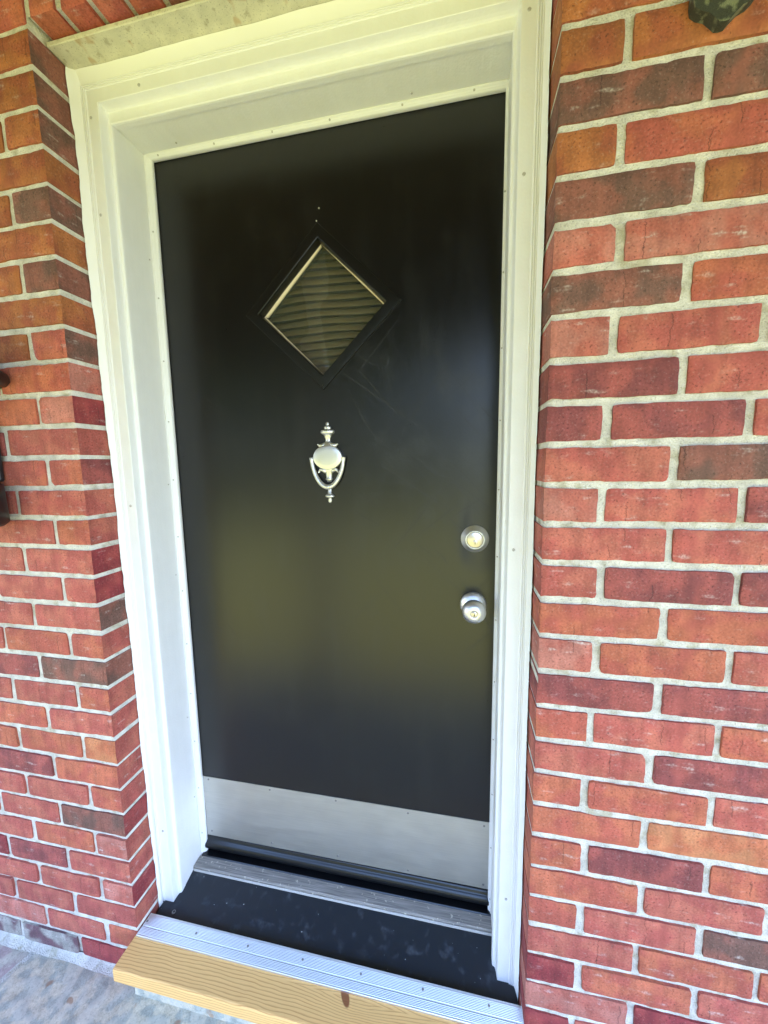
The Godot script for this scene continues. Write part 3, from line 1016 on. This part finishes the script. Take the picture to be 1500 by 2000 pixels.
func build_knocker(door: Node3D) -> void:
	var c := Vector3(-0.4636, 1.3634, DOOR_Z + 0.002)
	var up := Vector3(0, 1, 0)
	# oval plate, slightly domed
	var st := begin(true)
	var rings := [[1.0, 0.002], [1.0, 0.0085], [0.985, 0.0098], [0.95, 0.0104], [0.60, 0.0112], [0.0, 0.0116]]
	for i in rings.size() - 1:
		for q in 56:
			var a0 := TAU * q / 56.0
			var a1 := TAU * (q + 1) / 56.0
			var p := []
			for e in [[i, a0], [i, a1], [i + 1, a1], [i + 1, a0]]:
				p.append(c + Vector3(cos(e[1]) * 0.0373 * rings[e[0]][0], sin(e[1]) * 0.0300 * rings[e[0]][0], rings[e[0]][1]))
			quad(st, p[3], p[2], p[1], p[0])
	var k := put(st, "door_knocker", M.satin, door)
	# turned stem above the oval
	st = begin(true)
	lathe(st, c, up, [Vector2(0.0, 0.0867), Vector2(0.0022, 0.0862), Vector2(0.0038, 0.0842), Vector2(0.0042, 0.0805), Vector2(0.0034, 0.0775), Vector2(0.0076, 0.0766), Vector2(0.0088, 0.0745), Vector2(0.0088, 0.0705), Vector2(0.0074, 0.0684), Vector2(0.0160, 0.0672), Vector2(0.0178, 0.0650), Vector2(0.0178, 0.0605), Vector2(0.0158, 0.0582), Vector2(0.0108, 0.0560), Vector2(0.0088, 0.0515), Vector2(0.0066, 0.0460), Vector2(0.0060, 0.0415), Vector2(0.0070, 0.0375), Vector2(0.0100, 0.0340), Vector2(0.0145, 0.0312), Vector2(0.0160, 0.0240)], 28, 0.62)
	# and below it
	lathe(st, c, up, [Vector2(0.0140, -0.0240), Vector2(0.0130, -0.0330), Vector2(0.0095, -0.0385), Vector2(0.0086, -0.0430), Vector2(0.0078, -0.0490), Vector2(0.0080, -0.0515), Vector2(0.0090, -0.0525), Vector2(0.0092, -0.0555), Vector2(0.0066, -0.0570), Vector2(0.0056, -0.0610), Vector2(0.0, -0.0615)], 24, 0.62)
	put(st, "stem", M.satin, k)
	# four little scrolls round the oval
	for s in [-1.0, 1.0]:
		st = begin(true)
		tube(st, [c + Vector3(s * 0.006, 0.033, 0.003), c + Vector3(s * 0.014, 0.0295, 0.003), c + Vector3(s * 0.021, 0.0295, 0.003), c + Vector3(s * 0.0265, 0.0325, 0.003)], [0.0045, 0.0052, 0.0044, 0.0016], 10)
		put(st, "scroll", M.satin, k)
		st = begin(true)
		tube(st, [c + Vector3(s * 0.007, -0.036, 0.003), c + Vector3(s * 0.014, -0.031, 0.003), c + Vector3(s * 0.021, -0.0305, 0.003), c + Vector3(s * 0.0270, -0.0375, 0.003)], [0.0048, 0.0052, 0.0046, 0.0022], 10)
		put(st, "scroll", M.satin, k)
	# the swinging striker
	st = begin(true)
	var path := []
	var radii := []
	for i in 33:
		var t := i / 32.0 * 2.0 - 1.0
		var a := absf(t)
		var px := 0.0418 * sin(t * TAU2)
		var py := -0.0735 * pow(maxf(cos(t * TAU2), 0.0), 1.2)
		path.append(c + Vector3(px, py, 0.0085 + 0.003 * (1.0 - a)))
		radii.append(0.0044 + 0.0022 * (1.0 - a) + 0.0014 * smoothstep(0.86, 1.0, a))
	tube(st, path, radii, 14)
	put(st, "striker", M.satin, k)
	# strike button under the ring
	st = begin(true)
	lathe(st, c, up, [Vector2(0.0, -0.1142), Vector2(0.0030, -0.1132), Vector2(0.0046, -0.1100), Vector2(0.0046, -0.1050), Vector2(0.0034, -0.1015), Vector2(0.0095, -0.1006), Vector2(0.0118, -0.0985), Vector2(0.0118, -0.0950), Vector2(0.0090, -0.0930), Vector2(0.0052, -0.0905), Vector2(0.0052, -0.0760)], 24, 0.62)
	put(st, "lower_finial", M.satin, k)

# ------------------------------------------------------------------ threshold, board, floor
func build_threshold() -> void:
	var t := thing("threshold", "black painted sill with weathered wood strip below the door", "threshold")
	var xl := OPEN_L + 0.004
	var xr := -0.004
	# black sill under the door
	var st := begin()
	soft_box(st, Vector3(xl + 0.045, 0.100, -0.262), Vector3(-0.046, 0.1565, -0.1905), 0.002)
	put(st, "inner_sill", M.rubber, t)
	# bare weathered strip
	st = begin()
	var a := Vector3(xl + 0.042, 0.1300, -0.1900)
	var b := Vector3(-0.047, 0.1545, -0.1590)
	for q in [[Vector3(a.x, b.y, a.z), Vector3(b.x, b.y, a.z), Vector3(b.x, b.y - 0.001, b.z - 0.003), Vector3(a.x, b.y - 0.001, b.z - 0.003)], [Vector3(a.x, b.y - 0.001, b.z - 0.003), Vector3(b.x, b.y - 0.001, b.z - 0.003), Vector3(b.x, b.y - 0.004, b.z), Vector3(a.x, b.y - 0.004, b.z)], [Vector3(a.x, b.y - 0.004, b.z), Vector3(b.x, b.y - 0.004, b.z), Vector3(b.x, a.y, b.z), Vector3(a.x, a.y, b.z)]]:
		for i in [0, 1, 2, 0, 2, 3]:
			v3(st, q[i], Vector2((q[i].x - a.x) / 0.88, (q[i].z - a.z - (q[i].y - b.y)) / 0.06))
	put(st, "wood_strip", M.weathered, t)
	st = begin()
	soft_box(st, Vector3(xl + 0.044, 0.1405, -0.1588), Vector3(-0.049, 0.1478, -0.1560), 0.001)
	put(st, "sealant_line", M.paint_screw, t)
	# sloped sill board, painted black
	st = begin()
	var nx := 40
	for i in nx:
		var u0 := i / float(nx)
		var u1 := (i + 1) / float(nx)
		var x0 := lerpf(xl - 0.002, xr + 0.002, u0)
		var x1 := lerpf(xl - 0.002, xr + 0.002, u1)
		var zb := -0.1585
		var ze := -0.0420
		for q in [[x0, zb, u0, 0.0], [x1, zb, u1, 0.0], [x1, ze, u1, 1.0], [x0, zb, u0, 0.0], [x1, ze, u1, 1.0], [x0, ze, u0, 1.0]]:
			v3(st, Vector3(q[0], 0.1200 - (q[1] + 0.087) * 0.30 + 0.0006 * noise.get_noise_2d(q[0] * 20.0, q[3] * 5.0), q[1]), Vector2(q[2], q[3]))
	quad(st, Vector3(xl, 0.1065, -0.042), Vector3(xr, 0.1065, -0.042), Vector3(xr, 0.10, -0.042), Vector3(xl, 0.10, -0.042))
	put(st, "sill_board", M.sill, t)
	# screw hole in the corner
	st = begin(true)
	lathe(st, Vector3(OPEN_L + 0.050, 0.1152, -0.070), Vector3(0, 1, 0), [Vector2(0.0050, -0.001), Vector2(0.0048, 0.0012), Vector2(0.0038, 0.0014), Vector2(0.0028, -0.0005), Vector2(0.0, -0.0006)], 14)
	put(st, "screw_cup", M.steel, t)
	# fluted aluminium nosing
	var n := thing("aluminium_nosing", "fluted aluminium edge strip screwed between black sill and pine board", "edge strip")
	st = begin()
	var pr := [Vector2(-0.0460, 0.1312), Vector2(-0.0457, 0.1332), Vector2(-0.0435, 0.1338)]
	for i in 16:
		var z := -0.0420 + i * 0.00262
		if i == 9:
			pr.append_array([Vector2(z, 0.1330), Vector2(z + 0.0016, 0.1320), Vector2(z + 0.0024, 0.1330)])
		else:
			pr.append_array([Vector2(z, 0.1330), Vector2(z + 0.0007, 0.1338), Vector2(z + 0.0017, 0.1338), Vector2(z + 0.0024, 0.1330)])
	pr.append_array([Vector2(0.0010, 0.1334), Vector2(0.0024, 0.1332), Vector2(0.0033, 0.1322), Vector2(0.0035, 0.1270), Vector2(0.0018, 0.1268)])
	for i in pr.size() - 1:
		quad(st, Vector3(OPEN_L + 0.0015, pr[i].y, pr[i].x), Vector3(0.012, pr[i].y, pr[i].x), Vector3(0.012, pr[i + 1].y, pr[i + 1].x), Vector3(OPEN_L + 0.0015, pr[i + 1].y, pr[i + 1].x))
	put(st, "strip", M.aluminium, n)
	for i in 7:
		screw(n, Vector3(-0.9585 + i * 0.1483, 0.1340, -0.0272 - 0.0008 * i), 0.0026, M.steel, Vector3(0, 1, 0))
	# pine board
	var pb := thing("pine_board", "new yellow pine board with a knot on the doorstep", "board")
	st = begin()
	var bx0 := OPEN_L - 0.003
	var bx1 := 0.052
	var by := 0.1275
	var bz := 0.0690
	var prof := [Vector2(-0.0415, by), Vector2(bz - 0.0035, by), Vector2(bz - 0.0010, by - 0.0012), Vector2(bz, by - 0.0040), Vector2(bz, by - 0.0345), Vector2(bz - 0.0030, by - 0.0380), Vector2(-0.0415, by - 0.0380)]
	var dist := 0.0
	for i in prof.size() - 1:
		var step: float = prof[i].distance_to(prof[i + 1])
		var e0 := dist
		var e1 := dist + step
		for q in [[bx0, i, e0], [bx1, i, e0], [bx1, i + 1, e1], [bx0, i, e0], [bx1, i + 1, e1], [bx0, i + 1, e1]]:
			var p: Vector2 = prof[q[1]]
			var zz := p.x
			v3(st, Vector3(q[0], p.y, zz), Vector2((q[0] - bx0) / 1.02, (q[2] - 0.030) / 0.115))
		dist = e1
	for x in [bx0, bx1]:
		for i in range(1, prof.size() - 1):
			for q in [0, i, i + 1]:
				v3(st, Vector3(x, prof[q].y, prof[q].x), Vector2(prof[q].x * 3.0, prof[q].y * 3.0))
	put(st, "plank", M.pine, pb)
	# stone step under the board
	var sb := thing("step_stone", "grey green stone block carrying the pine board", "step")
	st = begin()
	soft_box(st, Vector3(OPEN_L + 0.012, 0.0, -0.095), Vector3(0.04, 0.0893, 0.036), 0.004)
	put(st, "block", M.slate, sb)

func build_floor() -> void:
	var f := structure("porch_floor")
	var st := begin()
	quad(st, Vector3(-4.5, -0.004, -0.3), Vector3(4.0, -0.004, -0.3), Vector3(4.0, -0.004, 1.06), Vector3(-4.5, -0.004, 1.06))
	quad(st, Vector3(-4.5, -0.004, 1.06), Vector3(4.0, -0.004, 1.06), Vector3(4.0, -0.20, 1.06), Vector3(-4.5, -0.20, 1.06))
	put(st, "bedding", M.mortar, f)
	# irregular flags
	var G := {}
	for i in 17:
		for j in 4:
			G[Vector2i(i, j)] = Vector2(-4.5 + i * 0.531 + (rng.randf_range(-0.11, 0.11) if i > 0 and i < 16 else 0.0), -0.02 + j * 0.356 + (rng.randf_range(-0.05, 0.05) if j > 0 and j < 3 else 0.0))
	# the two flags in the corner of the picture meet along a slanting joint
	G[Vector2i(6, 0)] = Vector2(-1.30, -0.02)
	G[Vector2i(6, 1)] = Vector2(-1.42, 0.35)
	G[Vector2i(7, 0)] = Vector2(-0.62, -0.02)
	for i in 16:
		for j in 3:
			var p := [G[Vector2i(i, j)], G[Vector2i(i + 1, j)], G[Vector2i(i + 1, j + 1)], G[Vector2i(i, j + 1)]]
			var c: Vector2 = (p[0] + p[1] + p[2] + p[3]) / 4.0
			st = begin(true)
			var n := 10
			var top := rng.randf_range(0.001, 0.004)
			var sd := rng.randf() * 30.0
			var P := []
			for v in n + 1:
				var row := []
				for u in n + 1:
					var q: Vector2 = p[0].lerp(p[1], u / float(n)).lerp(p[3].lerp(p[2], u / float(n)), v / float(n))
					q = q + (c - q).normalized() * 0.009
					var y := top + 0.0028 * noise.get_noise_3d(q.x * 12.0, q.y * 12.0, sd) + 0.0016 * noise.get_noise_3d(q.x * 45.0, q.y * 45.0, sd)
					if u == 0 or u == n or v == 0 or v == n:
						y -= 0.006
						q += Vector2(noise.get_noise_2d(q.x * 40.0, q.y * 40.0), noise.get_noise_2d(q.x * 40.0 + 9.0, q.y * 40.0)) * 0.010
					row.append(Vector3(q.x, y, q.y))
				P.append(row)
			for v in n:
				for u in n:
					quad(st, P[v][u], P[v][u + 1], P[v + 1][u + 1], P[v + 1][u])
			put(st, "flagstone", M.slate_plum if (i * 7 + j * 3) % 5 < 2 and not (i == 6 and j == 0) or (i == 5 and j == 0) else M.slate, f)

# ------------------------------------------------------------------ fittings
func build_fittings() -> void:
	# cast plate of a wall lamp, right of the door; its foot shows at the top of the picture
	var l := thing("wall_lamp", "dark cast iron wall lamp with a pointed back plate on the bricks", "lamp", Vector3(0.206, 1.95, 0.0))
	var half := [Vector2(0.0, -0.0160), Vector2(0.0060, -0.0150), Vector2(0.0120, -0.0085), Vector2(0.0200, -0.0010), Vector2(0.0300, 0.0030), Vector2(0.0370, 0.0090), Vector2(0.0390, 0.0180), Vector2(0.0380, 0.0400), Vector2(0.0420, 0.0600), Vector2(0.0470, 0.0900), Vector2(0.0420, 0.1250), Vector2(0.0330, 0.1500), Vector2(0.0300, 0.1700), Vector2(0.0180, 0.1800), Vector2(0.0070, 0.1900), Vector2(0.0, 0.1980)]
	var pts := PackedVector2Array()
	for p in half:
		pts.append(p)
	for i in range(half.size() - 2, 0, -1):
		pts.append(Vector2(-half[i].x, half[i].y))
	var st := begin()
	slab_polygon(st, pts, 0.002, 0.0165, 0.0055)
	put(st, "back_plate", M.iron, l)
	st = begin(true)
	var path := []
	var rad := []
	for i in 15:
		var t := i / 14.0
		path.append(Vector3(0.0, 0.105 + 0.10 * sin(t * PI * 0.9), 0.012 + 0.13 * t))
		rad.append(0.010 - 0.003 * t)
	tube(st, path, rad, 12)
	put(st, "arm", M.iron, l)
	st = begin(true)
	lathe(st, Vector3(0, 0.19, 0.142), Vector3(0, 1, 0), [Vector2(0.0, 0.0), Vector2(0.030, 0.002), Vector2(0.034, 0.010), Vector2(0.028, 0.016), Vector2(0.0, 0.016)], 24)
	put(st, "lamp_foot", M.iron, l)
	st = begin(true)
	lathe(st, Vector3(0, 0.206, 0.142), Vector3(0, 1, 0), [Vector2(0.042, 0.0), Vector2(0.052, 0.15)], 6)
	put(st, "lamp_glass", M.glass, l)
	st = begin()
	lathe(st, Vector3(0, 0.356, 0.142), Vector3(0, 1, 0), [Vector2(0.062, 0.0), Vector2(0.060, 0.006), Vector2(0.012, 0.050), Vector2(0.0, 0.060)], 6)
	put(st, "lamp_roof", M.iron, l)
	# black lantern at the other side: only its rims reach into the picture
	var b := thing("wall_lantern", "black metal lantern hung on the bricks beside the doorway", "lantern", Vector3(-1.211, 1.22, 0.0))
	st = begin()
	soft_box(st, Vector3(-0.035, 0.10, 0.002), Vector3(0.035, 0.36, 0.016), 0.004)
	put(st, "back_plate", M.lantern, b)
	st = begin(true)
	lathe(st, Vector3(0, 0, 0.09), Vector3(0, 1, 0), [Vector2(0.0, 0.0), Vector2(0.082, 0.002), Vector2(0.090, 0.010), Vector2(0.088, 0.095), Vector2(0.062, 0.104), Vector2(0.0, 0.105)], 32)
	put(st, "base", M.lantern, b)
	st = begin(true)
	lathe(st, Vector3(0, 0.105, 0.09), Vector3(0, 1, 0), [Vector2(0.032, 0.0), Vector2(0.032, 0.215)], 32)
	put(st, "lamp_glass", M.glass, b)
	st = begin(true)
	lathe(st, Vector3(0, 0.310, 0.09), Vector3(0, 1, 0), [Vector2(0.0, 0.004), Vector2(0.114, 0.0), Vector2(0.124, 0.010), Vector2(0.122, 0.024), Vector2(0.092, 0.048), Vector2(0.050, 0.072), Vector2(0.016, 0.082), Vector2(0.012, 0.110), Vector2(0.0, 0.116)], 36)
	put(st, "cap", M.lantern, b)
	for s in [-1.0, 1.0]:
		st = begin()
		box(st, Vector3(s * 0.034 - 0.004, 0.104, 0.086), Vector3(s * 0.034 + 0.004, 0.314, 0.094))
		put(st, "cage_bar", M.lantern, b)
	st = begin(true)
	tube(st, [Vector3(0, 0.25, 0.014), Vector3(0, 0.33, 0.03), Vector3(0, 0.375, 0.07), Vector3(0, 0.392, 0.09)], [0.008, 0.008, 0.007, 0.007], 10)
	put(st, "hanger", M.lantern, b)

func build_blind() -> void:
	var w := thing("window_blind", "tan slatted blind hanging behind the diamond glass", "blind", Vector3(-0.470, 1.53, -0.285))
	var st := begin()
	soft_box(st, Vector3(-0.19, 0.385, -0.014), Vector3(0.19, 0.415, 0.014), 0.002)
	put(st, "head_rail", M.slat, w)
	for i in 20:
		var y := 0.004 + i * 0.0196
		st = begin(true)
		var prev := []
		for k in 25:
			var x := lerpf(-0.185, 0.185, k / 24.0)
			var wave := 0.0030 * sin(x * 17.0 + i * 0.22) + 0.0006 * sin(x * 43.0 + i * 0.9)
			var cur := []
			for q in 5:
				var t := q / 4.0 - 0.5
				cur.append(Vector3(x, y + wave + t * 0.0178, 0.0035 * (1.0 - 4.0 * t * t) - t * 0.010))
			if k > 0:
				for q in 4:
					quad(st, prev[q + 1], cur[q + 1], cur[q], prev[q])
			prev = cur
		put(st, "slat", M.slat, w)

# ------------------------------------------------------------------ what the glossy door and the glass mirror
func build_surroundings() -> void:
	# porch ceiling of boards, with a roof over it
	var c := structure("porch_ceiling")
	for i in 12:
		var st := begin()
		soft_box(st, Vector3(-4.5, 2.680, 0.002 + i * 0.136), Vector3(4.0, 2.700, 0.132 + i * 0.136), 0.004)
		put(st, "plank", M.ceiling, c)
	var st := begin()
	box(st, Vector3(-5.0, 2.702, -4.2), Vector3(4.5, 2.90, 1.80))
	put(st, "roof_deck", M.roof, c)
	st = begin()
	soft_box(st, Vector3(-4.5, 2.12, 1.66), Vector3(4.0, 2.701, 1.78), 0.006)
	put(st, "header_beam", M.ceiling, c)
	# the room behind the door
	var room := structure("hallway")
	st = begin()
	for b in [[Vector3(-3.5, 0.0, -4.1), Vector3(-3.4, 2.70, -0.301)], [Vector3(2.9, 0.0, -4.1), Vector3(3.0, 2.70, -0.301)], [Vector3(-3.4, 0.0, -4.1), Vector3(2.9, 2.70, -4.0)], [Vector3(-3.4, -0.10, -4.0), Vector3(2.9, 0.0, -0.301)]]:
		box(st, b[0], b[1])
	put(st, "room_walls", M.room, room)
	# white posts and beam at the porch edge
	for x in [-0.95]:
		var p := thing("porch_post", "square white porch post standing at the porch edge", "post", Vector3(x, 0.0, 0.96))
		st = begin()
		soft_box(st, Vector3(-0.05, 0.0, -0.05), Vector3(0.05, 2.675, 0.05), 0.006)
		put(st, "shaft", M.white, p)
		st = begin()
		soft_box(st, Vector3(-0.075, 0.004, -0.075), Vector3(0.075, 0.16, 0.075), 0.006)
		put(st, "plinth", M.white, p)
	var g := structure("lawn")
	st = begin()
	quad(st, Vector3(-60, -0.20, -60), Vector3(60, -0.20, -60), Vector3(60, -0.20, 60), Vector3(-60, -0.20, 60))
	put(st, "turf", M.lawn, g)
	# a tall hedge closes the lawn
	var hedge := thing("hedge", "tall clipped green hedge along the back of the lawn", "hedge", Vector3(-11.0, -0.2, 17.0))
	st = begin()
	for k in 9000:
		var at := Vector3(rng.randf_range(-14.0, 13.0), 3.3 * pow(rng.randf(), 0.8), rng.randf_range(-0.6, 0.6))
		at.y *= 0.85 + 0.25 * noise.get_noise_1d(at.x * 6.0)
		var u := Vector3(rng.randfn(), rng.randfn(), rng.randfn()).normalized() * rng.randf_range(0.12, 0.22)
		var v := u.cross(Vector3(rng.randfn(), rng.randfn(), rng.randfn())).normalized() * rng.randf_range(0.10, 0.16)
		var sh := rng.randf_range(0.75, 1.25)
		st.set_color(Color(sh, sh, sh * 0.9))
		quad(st, at - u, at + v, at + u, at - v)
	put(st, "foliage", M.leaf, hedge)
	for k in 18:
		st = begin(true)
		var hx := -13.2 + k * 1.5
		tube(st, [Vector3(hx, 0.0, 0.0), Vector3(hx + 0.1, 1.2, 0.05), Vector3(hx - 0.1, 2.4, 0.0)], [0.07, 0.05, 0.02], 6)
		put(st, "stem", M.bark, hedge)
	# trees beyond the lawn
	var spots := [[-9.0, 11.0, 6.5, 3.1], [-14.5, 15.0, 8.0, 4.0], [-4.5, 14.0, 7.0, 3.2], [-19.0, 9.0, 7.0, 3.6], [2.0, 26.0, 8.0, 4.0], [8.5, 14.0, 7.0, 3.5], [-6.9, 13.0, 6.8, 3.0], [-1.6, 19.0, 7.5, 3.4]]
	var labels := ["small round leafy tree nearest the porch", "broad leafy tree behind the small round one", "tall leafy tree at the back of the lawn", "leafy tree at the side of the lawn", "leafy tree across the lawn facing the door", "leafy tree at the far corner of the lawn", "leafy tree between the small round tree and the next", "slender leafy tree in the middle distance of the lawn"]
	for t in spots.size():
		var q: Array = spots[t]
		var tree := thing("leafy_tree", labels[t], "tree", Vector3(q[0], -0.2, q[1]), "trees beyond the lawn")
		st = begin(true)
		var h: float = q[2]
		var r: float = q[3]
		tube(st, [Vector3.ZERO, Vector3(0.05, h * 0.2, 0.04), Vector3(-0.04, h * 0.45, 0.0), Vector3(0.06, h * 0.75, 0.05)], [0.22, 0.17, 0.13, 0.05], 8)
		for k in 6:
			var a := TAU * k / 6.0 + t
			tube(st, [Vector3(0, h * 0.38, 0), Vector3(cos(a) * r * 0.35, h * 0.52, sin(a) * r * 0.35), Vector3(cos(a) * r * 0.7, h * 0.64, sin(a) * r * 0.7)], [0.09, 0.06, 0.02], 6)
		put(st, "trunk", M.bark, tree)
		st = begin()
		for k in 3200:
			var dir := Vector3(rng.randfn(), rng.randfn() * 0.9, rng.randfn()).normalized()
			var lump := 0.72 + 0.45 * noise.get_noise_3dv(dir * 30.0 + Vector3(t * 20.0, 0, 0))
			var at := Vector3(0, h * 0.66, 0) + dir * Vector3(r, h * 0.36, r) * lump * pow(rng.randf(), 0.33)
			var u := Vector3(rng.randfn(), rng.randfn(), rng.randfn()).normalized() * rng.randf_range(0.14, 0.26)
			var v := u.cross(Vector3(rng.randfn(), rng.randfn(), rng.randfn())).normalized() * rng.randf_range(0.10, 0.18)
			var s := rng.randf_range(0.75, 1.25)
			st.set_color(Color(s, s, s * 0.9))
			quad(st, at - u, at + v, at + u, at - v)
		put(st, "crown", M.leaf, tree)

# ------------------------------------------------------------------ scene
func _ready() -> void:
	rng.seed = 20240611
	noise.seed = 4
	noise.noise_type = FastNoiseLite.TYPE_SIMPLEX_SMOOTH
	noise.frequency = 0.05
	noise.fractal_octaves = 3

	var cam := Camera3D.new()
	cam.name = "camera"
	add_child(cam)
	cam.position = Vector3(-0.145, 1.3451, 0.6865)
	cam.rotation = Vector3(-0.1283, 0.1972, -0.0180)
	cam.fov = 107.764
	cam.near = 0.02
	cam.far = 300.0
	cam.current = true

	var sky_mat := ProceduralSkyMaterial.new()
	sky_mat.sky_top_color = Color(0.46, 0.58, 0.78)
	sky_mat.sky_horizon_color = Color(0.78, 0.83, 0.88)
	sky_mat.sky_curve = 0.14
	sky_mat.ground_bottom_color = Color(0.20, 0.22, 0.14)
	sky_mat.ground_horizon_color = Color(0.50, 0.55, 0.50)
	sky_mat.sun_angle_max = 1.0
	sky_mat.sky_energy_multiplier = 1.4
	var sky := Sky.new()
	sky.sky_material = sky_mat
	var env := Environment.new()
	env.background_mode = Environment.BG_SKY
	env.sky = sky
	env.tonemap_mode = Environment.TONE_MAPPER_LINEAR
	env.tonemap_exposure = 6.5
	env.sdfgi_enabled = true
	env.ssao_enabled = true
	env.ssil_enabled = true
	var we := WorldEnvironment.new()
	we.environment = env
	add_child(we)

	# the sun stands behind the house; the porch lies in its shade
	var sun := DirectionalLight3D.new()
	sun.name = "sun"
	add_child(sun)
	sun.light_energy = 1.6
	sun.light_color = Color(1.0, 0.92, 0.77)
	sun.light_angular_distance = 0.5
	sun.shadow_enabled = true
	sun.look_at_from_position(Vector3.ZERO, Vector3(0.36, -0.88, -0.28), Vector3.UP)

	make_materials()
	build_floor()
	build_surroundings()
	build_wall()
	build_lintel()
	build_frame()
	build_door()
	build_threshold()
	build_blind()
	build_fittings()
